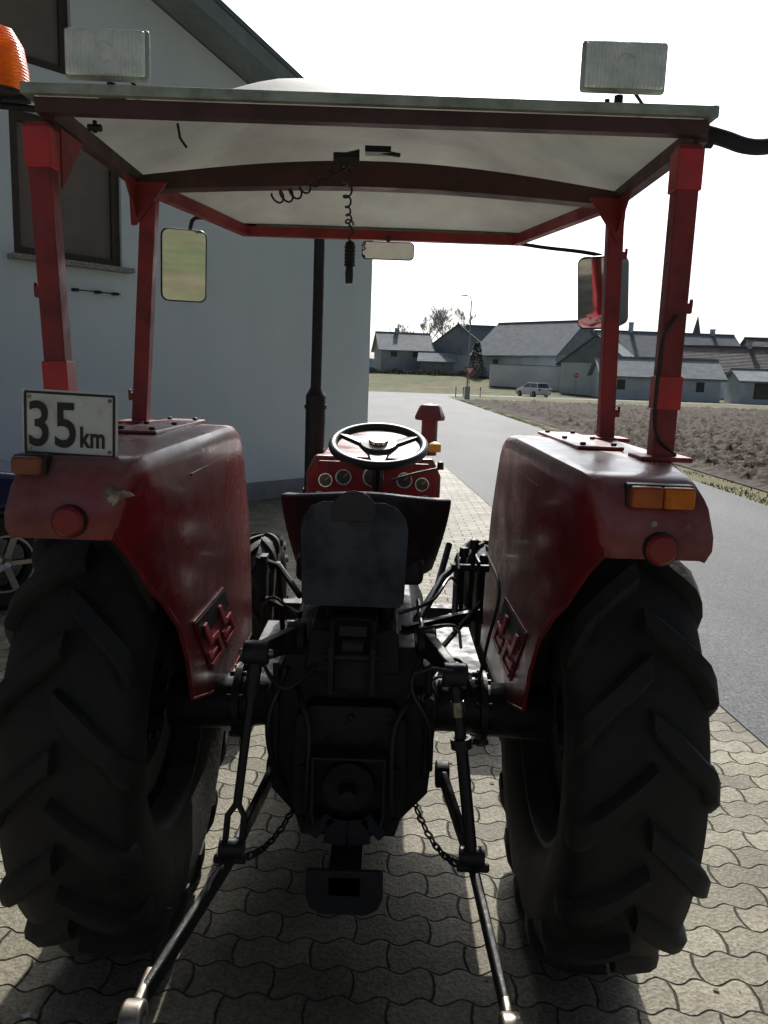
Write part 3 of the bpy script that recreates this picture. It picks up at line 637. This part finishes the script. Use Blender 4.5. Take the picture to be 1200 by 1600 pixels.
# mirrors
def rr(w,h,r,n=5):
    o=[]
    for (sx,sz,a0) in((1,1,0),(-1,1,90),(-1,-1,180),(1,-1,270)):
        for k in range(n+1):
            a=rad(a0+90*k/n); o.append((sx*(w-r)+r*math.cos(a),sz*(h-r)+r*math.sin(a)))
    return o
def ext(b,poly,y0,y1,sc,m,C0,Rm):
    n=len(poly); vs=[]
    for (t,k) in((y0,1),(y1,sc)):
        for (px,pz) in poly: vs.append(Vector(C0)+Rm@Vector((px*k,t,pz*k)))
    b.add(vs,[tuple(range(n)),tuple(range(n,2*n))]+[(i,(i+1)%n,n+(i+1)%n,n+i) for i in range(n)],m)
for s,cx,cz,rz,tl in((-1,-.775,2.065,20,6),(1,.866,2.015,-38,10)):
    y=3.28; M_=empty('wing_mirror',(cx,y,cz),Tr); Rm=(Matrix.Rotation(rad(rz),3,'Z')@Matrix.Rotation(rad(tl),3,'X')); c0=(cx,y,cz)
    b=B(); hw,hh=.092 if s<0 else .088,.142
    ext(b,rr(hw,hh,.03),0,.045 if s<0 else .12,.85 if s<0 else .94,PLAS,c0,Rm); b.obj('housing',M_,.010,seg=3)
    b=B(); ext(b,rr(hw-.009,hh-.009,.025),-.004,-.001,1,MIR,c0,Rm); b.obj('mirror_glass',M_)
    b=B()
    if s<0: b.hose([(-.50,3.34,2.235),(-.58,3.33,2.248),(-.70,3.31,2.255),(-.74,3.31,2.25),(-.755,3.31,2.22),(-.765,3.315,2.13)],.008,BLK,8)
    else: b.hose([(.54,3.34,2.205),(.66,3.33,2.19),(.82,3.32,2.175),(.890,3.32,2.155),(.90,3.32,2.09)],.008,BLK,8)
    b.tube([(s*.50,3.34,2.222),(s*.56,3.34,2.222)],.015,BLK,8); b.obj('mirror_arm',M_)
M_=empty('inner_mirror',(.03,3.22,2.14),Tr); c0=(.03,3.22,2.140); Rm=Matrix.Rotation(rad(6),3,'X')
b=B(); ext(b,rr(.103,.035,.018),0,.02,.85,PLAS,c0,Rm); b.tube([(.03,3.24,2.16),(.03,3.28,2.19),(.03,3.31,2.21)],.008,BLK,8); b.obj('housing',M_,.003)
b=B(); ext(b,rr(.098,.030,.015),-.003,-.001,1,MIR,c0,Rm); b.obj('mirror_glass',M_)
# coiled cable
b=B()
def coil(p0,p1,r,turns,tr):
    p0=Vector(p0);p1=Vector(p1);d=(p1-p0); dn=d.normalized(); a=dn.cross(Vector((0,1,0))).normalized(); c=dn.cross(a); n=turns*12; pts=[]
    for i in range(n+1):
        t=i/n; an=2*math.pi*turns*t; rr_=r*(.8+.3*math.sin(t*7)); pts.append(p0+d*t+(a*math.cos(an)+c*math.sin(an))*rr_-Vector((0,0,.02*math.sin(math.pi*t))))
    b.tube(pts,tr,PLAS,6)
coil((-.30,2.42,2.155),(-.10,2.30,2.225),.016,7,.0030)
coil((-.085,2.30,2.235),(-.09,2.62,2.125),.013,6,.0030)
b.tube([(-.09,2.62,2.125),(-.075,2.65,2.11),(-.095,2.68,2.10),(-.09,2.70,2.085)],.0035,PLAS,6)
b.tube([(-.12,2.30,2.24),(-.05,2.30,2.24)],.016,PLAS,8)
b.obj('coiled_cable',C)
b=B(); hz=1.955; b.lathe([(0,.001),(0,.012),(.03,.014),(.055,.012),(.06,.016),(.12,.017),(.13,.014),(.138,.001)],(-.09,2.70,hz),(0,0,1),PLAS,16)
for k in range(6): b.lathe([(0,.016),(.004,.019),(.008,.016)],(-.09,2.70,hz+.055+.011*k),(0,0,1),PLAS,14)
b.obj('hand_control',C,label='black hand control hanging on a coiled cable')
b=B(); b.box((.0,2.3,2.262),(.07,.04,.016),PLAS); b.tube([(.0,2.3,2.26),(.06,2.29,2.25)],.006,PLAS,6); b.tube([(-.05,2.3,2.26),(-.09,2.3,2.25)],.005,PLAS,6); b.obj('roof_switch',C)
b=B(); b.tube([(-.44,1.90,2.20),(-.435,1.90,2.17),(-.42,1.90,2.15)],.003,BLK,6); b.obj('cable_hook',C)
b=B(); b.tube([(-.64,1.90,2.185),(-.61,1.90,2.185)],.008,BLK,6); b.tube([(-.625,1.90,2.20),(-.625,1.90,2.175)],.005,BLK,6); b.obj('wing_nut',C)

# hood / dash
b=B()
b.prism([(-.27,1.02),(.27,1.02),(.27,1.24),(.235,1.315),(-.235,1.315),(-.27,1.24)],'y',3.42,5.05,RED)
b.prism([(-.285,1.0),(.285,1.0),(.285,1.25),(.25,1.325),(-.25,1.325),(-.285,1.25)],'y',3.36,3.43,RED)
b.obj('hood',Tr,.012)
b=B(); b.prism([(-.20,.35),(.20,.35),(.20,1.0),(-.20,1.0)],'y',3.15,4.9,BLK); b.box((0,4.25,.38),(1.05,.09,.10),BLK); b.box((0,4.95,.6),(.42,.3,.55),BLK); b.obj('engine',Tr,.01)
Da=empty('dashboard',(0,3.33,1.26),Tr)
b=B(); b.prism([(-.265,1.11),(.265,1.11),(.265,1.245),(.23,1.305),(-.23,1.305),(-.265,1.245)],'y',3.335,3.357,REDF); b.obj('instrument_panel',Da,.004)
for (x,z,r) in((-.20,1.225,.030),(-.125,1.24,.034),(.13,1.235,.034),(.205,1.22,.030),(0,1.245,.045),(-.225,1.16,.018),(.22,1.155,.02)):
    b=B(); b.lathe([(0,r),(-.012,r),(-.012,r*.84),(-.004,r*.82)],(x,3.334,z),(0,1,0),CHR,24); b.lathe([(-.005,r*.83),(-.0052,.001)],(x,3.334,z),(0,1,0),DIAL,24)
    b.bar((x,3.327,z),(x+r*.5,3.327,z+r*.5),.002,.002,WHT); b.obj('gauge',Da)
SW=empty('steering_wheel',(.02,3.12,1.395),Tr)
def ring(b,c,R0,r0,tilt,m,seg=56,ss_=12):
    Rm=Matrix.Rotation(rad(tilt),3,'X'); vs=[]
    for i in range(seg):
        a=2*math.pi*i/seg
        for k in range(ss_):
            t=2*math.pi*k/ss_; v=Vector(((R0+r0*math.cos(t))*math.cos(a),(R0+r0*math.cos(t))*math.sin(a),r0*math.sin(t))); vs.append(Vector(c)+Rm@v)
    b.add(vs,[(i*ss_+k,((i+1)%seg)*ss_+k,((i+1)%seg)*ss_+(k+1)%ss_,i*ss_+(k+1)%ss_) for i in range(seg) for k in range(ss_)],m)
c=Vector((.02,3.12,1.395)); b=B(); ring(b,c,.178,.0180,20,PLAS); b.obj('wheel_rim',SW)
Rm3=Matrix.Rotation(rad(20),3,'X')
for a in(30,150,270):
    b=B(); d=Rm3@Vector((math.cos(rad(a)),math.sin(rad(a)),0)); b.bar(c-Vector((0,0,.012))+d*.03,c+d*.174,.095,.018,PLAS,.045,.016); b.obj('spoke',SW,.005)
b=B(); ax=Rm3@Vector((0,0,1)); b.lathe([(-.03,.001),(-.03,.05),(.0,.078),(.014,.070),(.022,.001)],c,ax,PLAS,28); b.lathe([(.014,.040),(.028,.036),(.030,.001)],c,ax,CHR,20); b.obj('hub',SW)
b=B(); b.tube([c-ax*.03,c-ax*.16+Vector((0,.03,0)),(.02,3.34,1.15)],.022,BLK,12); b.obj('steering_column',Tr)
b=B(); b.tube([(.08,3.3,1.24),(.18,3.22,1.28),(.27,3.2,1.305)],.006,STL,8); b.lathe([(0,.001),(0,.014),(.03,.012),(.035,.001)],(.27,3.2,1.30),(0,0,1),PLAS,12); b.obj('throttle_lever',Tr)
b=B(); b.lathe([(0,.001),(0,.028),(.035,.028),(.045,.015),(.046,.001)],(.275,3.70,1.325),(0,0,1),YEL,16); b.obj('yellow_cap',Tr)
b=B(); b.lathe([(-.05,.04),(.12,.04),(.125,.072),(.14,.075),(.19,.055),(.20,.045),(.205,.001)],(.262,4.0,1.33),(0,0,1),RED,8); b.obj('air_intake',Tr)
b=B(); b.tube([(-.29,3.8,1.0),(-.29,3.8,1.56)],.047,BLK,20); b.lathe([(0,.047),(.03,.03),(.04,.025)],(-.29,3.8,1.56),(0,0,1),BLK,20); b.tube([(-.29,3.8,1.58),(-.287,3.8,2.1),(-.285,3.8,2.55)],.025,BLK,16)
for z in(1.1,1.5): b.lathe([(0,.048),(.0,.053),(.02,.053),(.02,.048)],(-.29,3.8,z),(0,0,1),BLK,20)
b.obj('exhaust_pipe',Tr)
# seat
Se=empty('seat',(-.02,2.25,1.15),Tr)
b=B(); vs=[]; n=24
for j in range(11):
    t=j/10
    for i in range(n+1):
        u=-1+2*i/n; hw=.246*(1-.20*(1-t)**1.5)
        x=-.005+u*hw; y=2.19+.20*abs(u)**2.6+.04*(1-t); z=1.075+t*(.250-.010*abs(u)**3)+.018*math.cos(u*2.2)*t
        vs.append((x,y,z))
b.add(vs,[(j*(n+1)+i,j*(n+1)+i+1,(j+1)*(n+1)+i+1,(j+1)*(n+1)+i) for j in range(10) for i in range(n)],VIN); b.obj('backrest',Se,solid=.032,bevel=.009,sharp=60,seg=3)
b=B(); b.prism([(-.20,2.26),(.17,2.26),(.20,2.7),(.12,2.78),(-.15,2.78),(-.23,2.7)],'z',1.06,1.14,VIN); b.obj('cushion',Se,.02,seg=3)
b=B(); P=[(-.165,1.055),(-.155,1.040),(.10,1.040),(.112,1.055),(.118,1.25),(.110,1.285),(.085,1.315),(.05,1.328),(-.11,1.328),(-.145,1.315),(-.165,1.285),(-.172,1.25)]
b.prism(P,'y',2.10,2.106,BLU); b.obj('back_plate',Se,.002,label='scuffed blue-grey metal plate behind the seat')
b=B()
pts=[(-.03+.060*math.cos(rad(a)),1.305+.055*math.sin(rad(a))) for a in range(-30,211,20)]
b.prism(pts,'y',2.092,2.098,VIN); b.box((-.03,2.15,1.33),(.05,.1,.02),BLK); b.obj('seat_bracket',Se,.002)
b=B(); b.box((-.02,2.42,.99),(.22,.32,.10),BLK); b.tube([(-.10,2.2,1.05),(-.10,2.2,.93)],.02,BLK,10); b.tube([(.07,2.2,1.05),(.07,2.2,.93)],.02,BLK,10); b.obj('seat_base',Se,.008)
# transmission
b=B()
b.prism([(-.17,.42),(.13,.42),(.20,.50),(.22,.78),(.15,.93),(-.19,.93),(-.26,.78),(-.24,.50)],'y',2.10,3.2,BLK)
b.prism([(-.15,.40),(.11,.40),(.14,.50),(.13,.74),(.09,.78),(-.13,.78),(-.17,.74),(-.18,.50)],'y',2.04,2.11,BLK)
b.prism([(-.15,.86),(.11,.86),(.10,.98),(-.14,.98)],'y',2.07,2.6,BLK)
for (x,z) in((-.15,.45),(.11,.45),(-.15,.60),(.11,.60),(-.13,.73),(.09,.73),(-.02,.75),(-.02,.42)): b.tube([(x,2.045,z),(x,2.028,z)],.011,BLK,6)
for x in(-.23,.19): b.bar((x,2.09,.55),(x,2.09,.88),.018,.02,BLK)
b.obj('transmission_housing',Tr,.016,seg=3)
b=B()
b.tube([(-.56,WY,.68),(-.36,WY,.69),(-.30,WY,.70),(-.1,WY,.70),(.1,WY,.70),(.30,WY,.70),(.36,WY,.69),(.56,WY,.68)],.080,BLK,24)
for s in(-1,1):
    b.lathe([(0,.080),(0,.112),(.02,.112),(.02,.080)],(s*.36-.01,WY,.69),(1,0,0),BLK,24)
    for k in range(8): t=k*math.pi/4+.3; b.tube([(s*.36-.025,WY+.098*math.cos(t),.69+.098*math.sin(t)),(s*.36+.022,WY+.098*math.cos(t),.69+.098*math.sin(t))],.008,BLK,6)
b.obj('rear_axle',Tr)
for s in(-1,1):
    b=B(); b.prism([(s*.20,2.42),(s*.43,2.42),(s*.43,3.30),(s*.20,3.30)],'z',.60,.615,BLK); b.obj('footplate',Tr,.003)
b=B(); b.lathe([(0,.07),(-.02,.07),(-.02,.03),(-.03,.022),(-.08,.022),(-.08,.001)],(-.02,2.03,.56),(0,1,0),BLK,20)
b.obj('power_take_off_shaft',Tr)
b=B(); P_=[(-.115,.66),(-.115,.50),(-.105,.465),(-.08,.44),(-.02,.432),(.04,.44),(.065,.465),(.075,.50),(.075,.66)]
for i in range(len(P_)-1): b.bar((P_[i][0],2.0,P_[i][1]),(P_[i+1][0],2.0,P_[i+1][1]),.008,.075,DBL)
b.box((-.02,2.005,.664),(.198,.085,.008),DBL)
b.obj('shaft_guard',Tr,.002)
b=B(); P=[(-.12,.385),(-.122,.31),(-.110,.275),(-.08,.258),(.04,.258),(.07,.275),(.082,.31),(.08,.385)]
b.prism(P,'y',1.90,1.915,DBL); b.box((-.02,2.0,.34),(.09,.20,.06),BLK)
b.obj('drawbar_hitch',Tr,.004)
b=B()
for x in(-.075,.035): b.prism([(1.99,.83),(2.10,.80),(2.10,1.02),(2.04,1.02),(1.98,.96)],'x',x-.008,x+.008,BLK)
b.tube([(-.095,2.01,.93),(.055,2.01,.93)],.012,BLK,12); b.box((-.02,2.08,.92),(.10,.04,.20),DBL); b.box((-.02,2.04,1.0),(.075,.06,.03),BLK)
b.lathe([(-.03,.001),(-.03,.026),(.03,.026),(.03,.001)],(-.02,2.03,.955),(1,0,0),BLK,16)
b.obj('top_link_bracket',Tr,.003)
# lift arms
for s in(-1,1):
    A=Vector((s*.18,2.12,.94)); Bp=Vector((-.245,1.84,.995) if s<0 else (.235,1.84,.955))
    b=B(); b.bar(A,Bp,.03,.07,BLK,.026,.045); b.lathe([(-.025,.001),(-.025,.045),(.025,.045),(.025,.001)],A,(1,0,0),BLK,20); b.lathe([(-.03,.001),(-.03,.03),(.03,.03),(.03,.001)],Bp,(1,0,0),BLK,16); b.tube([Bp-Vector((.042,0,0)),Bp+Vector((.042,0,0))],.009,STL,10)
    b.obj('lift_arm',Tr,.005)
    piv=Vector((s*.25,2.22,.50)); mid=Vector((s*.30,1.80,.475)); end=Vector((-.392,1.33,.44) if s<0 else (.325,1.33,.44))
    b=B(); b.bar(piv,mid,.020,.052,BLK,.018,.046); b.bar(mid,end+Vector((0,.06,0)),.018,.046,BLK,.018,.042)
    b.lathe([(-.02,.014),(-.02,.038),(.02,.038),(.02,.014)],end,(1,0,0),STL,24,True); b.bar(end+Vector((0,.03,0)),end+Vector((0,.12,0)),.019,.044,STL); b.lathe([(-.02,.001),(-.02,.04),(.02,.04),(.02,.001)],piv,(1,0,0),BLK,18); b.tube([mid-Vector((.04,0,0)),mid+Vector((.04,0,0))],.012,BLK,10)
    b.obj('lower_link',Tr,.006,seg=3)
    b=B()
    lo=mid+Vector((s*-.005,.0,.03))
    if s<0:
        b.tube([Bp,Bp+(lo-Bp)*.22],.020,BLK,14,.015); b.tube([Bp+(lo-Bp)*.2,Bp+(lo-Bp)*.78],.011,BLK,12)
        f=Bp+(lo-Bp)*.76
        for k in(-1,1): b.tube([f,f+(lo-f)*.3+Vector((k*.020,0,0)),lo+Vector((k*.020,0,-.03))],.008,BLK,8)
    else:
        b.tube([Bp,Bp+(lo-Bp)*.10],.016,BLK,12); b.tube([Bp+(lo-Bp)*.10,Bp+(lo-Bp)*.34],.014,BLK,14); b.tube([Bp+(lo-Bp)*.14,Bp+(lo-Bp)*.22],.016,STL,14); b.lathe([(0,.018),(.0,.026),(.025,.026),(.025,.018)],Bp+(lo-Bp)*.34,(lo-Bp),BLK,14); b.tube([Bp+(lo-Bp)*.34,lo],.015,BLK,12)
        b.tube([Bp+Vector((-.01,-.03,.02)),Bp+Vector((-.06,-.04,.03)),Bp+Vector((-.10,-.03,.01))],.006,BLK,8)
    b.lathe([(-.03,.001),(-.03,.024),(.03,.024),(.03,.001)],lo,(1,0,0),BLK,14)
    b.obj('lift_rod',Tr)
    b=B(); p=Vector((s*.16,2.12,.47)); q_=Vector((s*.285,1.82,.46)); nl=13
    for k in range(nl):
        t=(k+.5)/nl; c0=p+(q_-p)*t-Vector((0,0,.045*math.sin(math.pi*t))); d=(q_-p).normalized(); up=Vector((0,0,1)) if k%2 else d.cross(Vector((0,0,1))).normalized()
        pts=[]
        for i in range(11):
            a=2*math.pi*i/10; pts.append(c0+d*.017*math.cos(a)+up*.008*math.sin(a))
        b.tube(pts,.0032,BLK,6)
    b.obj('check_chain',Tr)
for P,r_,m_ in(([(-.22,2.3,.80),(-.16,2.05,.80),(-.13,2.0,.73),(-.13,1.98,.60),(-.135,1.99,.50)],.009,DBL),([(.24,2.3,.82),(.15,2.06,.81),(.10,2.0,.74),(.095,1.98,.60),(.10,1.99,.50)],.009,DBL),
    ([(-.2,2.5,.9),(-.2,2.1,.86),(-.24,2.02,.75),(-.23,2.05,.6),(-.2,2.1,.5)],.008,PLAS),([(.17,2.5,.95),(.17,2.1,.93),(.14,2.02,.85),(.19,2.0,.75),(.2,2.05,.6)],.008,PLAS)):
    b=B(); b.hose(P,r_,m_,10); b.obj('hydraulic_pipe',Tr)
for P in([(.15,2.14,.80),(.26,2.16,.84),(.31,2.2,.80),(.33,2.22,.70)],[(.15,2.14,.84),(.24,2.1,.90),(.29,2.15,.86),(.30,2.22,.72)],
         [(.12,2.10,.97),(.20,2.08,1.00),(.27,2.2,.96),(.30,2.35,.85)],[(.10,2.12,1.02),(.19,2.15,1.05),(.25,2.3,1.08),(.29,2.45,1.02)],
         [(-.18,2.12,1.0),(-.25,2.2,1.03),(-.31,2.35,.96),(-.33,2.5,.85)],[(.38,2.45,1.12),(.40,2.30,1.05),(.36,2.2,.92),(.34,2.2,.80)],[(-.12,2.05,.88),(-.20,2.0,.84),(-.27,2.06,.90),(-.30,2.25,.84)]):
    b=B(); b.hose(P,.005,PLAS,8); b.obj('hydraulic_hose',Tr)
for x in(.15,.19):
    b=B(); b.lathe([(0,.001),(0,.014),(.05,.014),(.05,.001)],(x,2.06,.79),(0,1,0),BLK,12); b.lathe([(0,.001),(0,.018),(.015,.018),(.015,.001)],(x,2.09,.79),(0,1,0),STL,12); b.obj('hydraulic_coupling',Tr)
b=B()
b.prism([(2.42,.86),(2.56,.86),(2.56,1.08),(2.48,1.12),(2.42,1.08)],'x',.285,.293,BLK); b.prism([(2.42,.84),(2.54,.84),(2.56,1.10),(2.44,1.10)],'x',.35,.358,BLK)
b.tube([(.27,2.48,1.07),(.39,2.48,1.07)],.012,BLK,10); b.tube([(.27,2.5,.90),(.38,2.5,.90)],.012,BLK,10)
for x,t,h in((.31,.03,1.10),(.335,-.03,1.14),(.375,.02,1.08)): b.tube([(x,2.5,.88),(x,2.5+t,1.0),(x+.005,2.52+t,h)],.008,BLK,8); b.lathe([(0,.001),(0,.016),(.03,.014),(.035,.001)],(x+.005,2.52+t,h-.01),(0,0,1),PLAS,12)
b.obj('control_lever',Tr,.002)
b=B(); b.tube([(.16,2.30,.93),(.24,2.45,1.04),(.30,2.52,1.08)],.011,BLU,10); b.tube([(.14,2.35,.90),(.23,2.5,1.0),(.27,2.6,1.12)],.011,BLU,10)
b.bar((.12,2.25,.93),(.36,2.45,.93),.02,.03,BLK); b.tube([(.20,2.2,.86),(.36,2.40,.98)],.008,BLK,8); b.obj('linkage_rod',Tr)
b=B(); b.tube([(-.2,2.4,.98),(-.28,2.5,1.05),(-.36,2.55,1.06)],.010,BLK,8); b.tube([(-.2,2.4,.92),(-.33,2.5,.94)],.012,BLK,8); b.box((-.33,2.52,1.0),(.02,.05,.16),BLK); b.tube([(-.27,2.6,.7),(-.29,2.55,1.05)],.009,BLK,8); b.obj('brake_linkage',Tr)

# ---------------- light, world, camera
az,el=rad(5),rad(40)
Dn=Vector((math.sin(az)*math.cos(el),math.cos(az)*math.cos(el),math.sin(el)))
l=D.lights.new('sun','SUN'); l.energy=5.0; l.angle=rad(.5); l.color=(1,.96,.88); lo=D.objects.new('sun',l); S.collection.objects.link(lo)
lo.rotation_euler=Dn.to_track_quat('Z','Y').to_euler()
w=D.worlds.new('World'); S.world=w; w.use_nodes=True; nt=w.node_tree
sk=nt.nodes.new('ShaderNodeTexSky'); sk.sky_type='NISHITA'; sk.sun_disc=False; sk.sun_elevation=el; sk.sun_rotation=az; sk.air_density=1.0; sk.dust_density=3.0; sk.ozone_density=3.0
hs=nt.nodes.new('ShaderNodeHueSaturation'); hs.inputs['Saturation'].default_value=.24; hs.inputs['Value'].default_value=.1
gm=nt.nodes.new('ShaderNodeGamma'); gm.inputs['Gamma'].default_value=2.05
hv=nt.nodes.new('ShaderNodeMix'); hv.data_type='RGBA'; hv.blend_type='MULTIPLY'; hv.inputs[0].default_value=1; hv.clamp_result=False
hv.inputs[7].default_value=(13.6,14.3,15.0,1)
nt.links.new(sk.outputs[0],hs.inputs['Color']); nt.links.new(hs.outputs[0],gm.inputs['Color']); nt.links.new(gm.outputs[0],hv.inputs[6])
nt.links.new(hv.outputs[2],nt.nodes['Background'].inputs['Color']); nt.nodes['Background'].inputs['Strength'].default_value=.10
cam=D.cameras.new('camera'); co=D.objects.new('camera',cam); S.collection.objects.link(co); S.camera=co
cam.sensor_fit='VERTICAL'; cam.sensor_height=24; cam.lens=24*1250/1600; cam.clip_end=3000; cam.clip_start=.05
co.location=(.05,0,1.66)
th=rad(9.6); F=Vector((0,math.cos(th),-math.sin(th))); U=Vector((0,math.sin(th),math.cos(th))); Rr=Vector((1,0,0))
M3=Matrix((Rr,U,-F)).transposed()
M3=M3@Matrix.Rotation(rad(2),3,'Z')
co.rotation_euler=M3.to_euler()
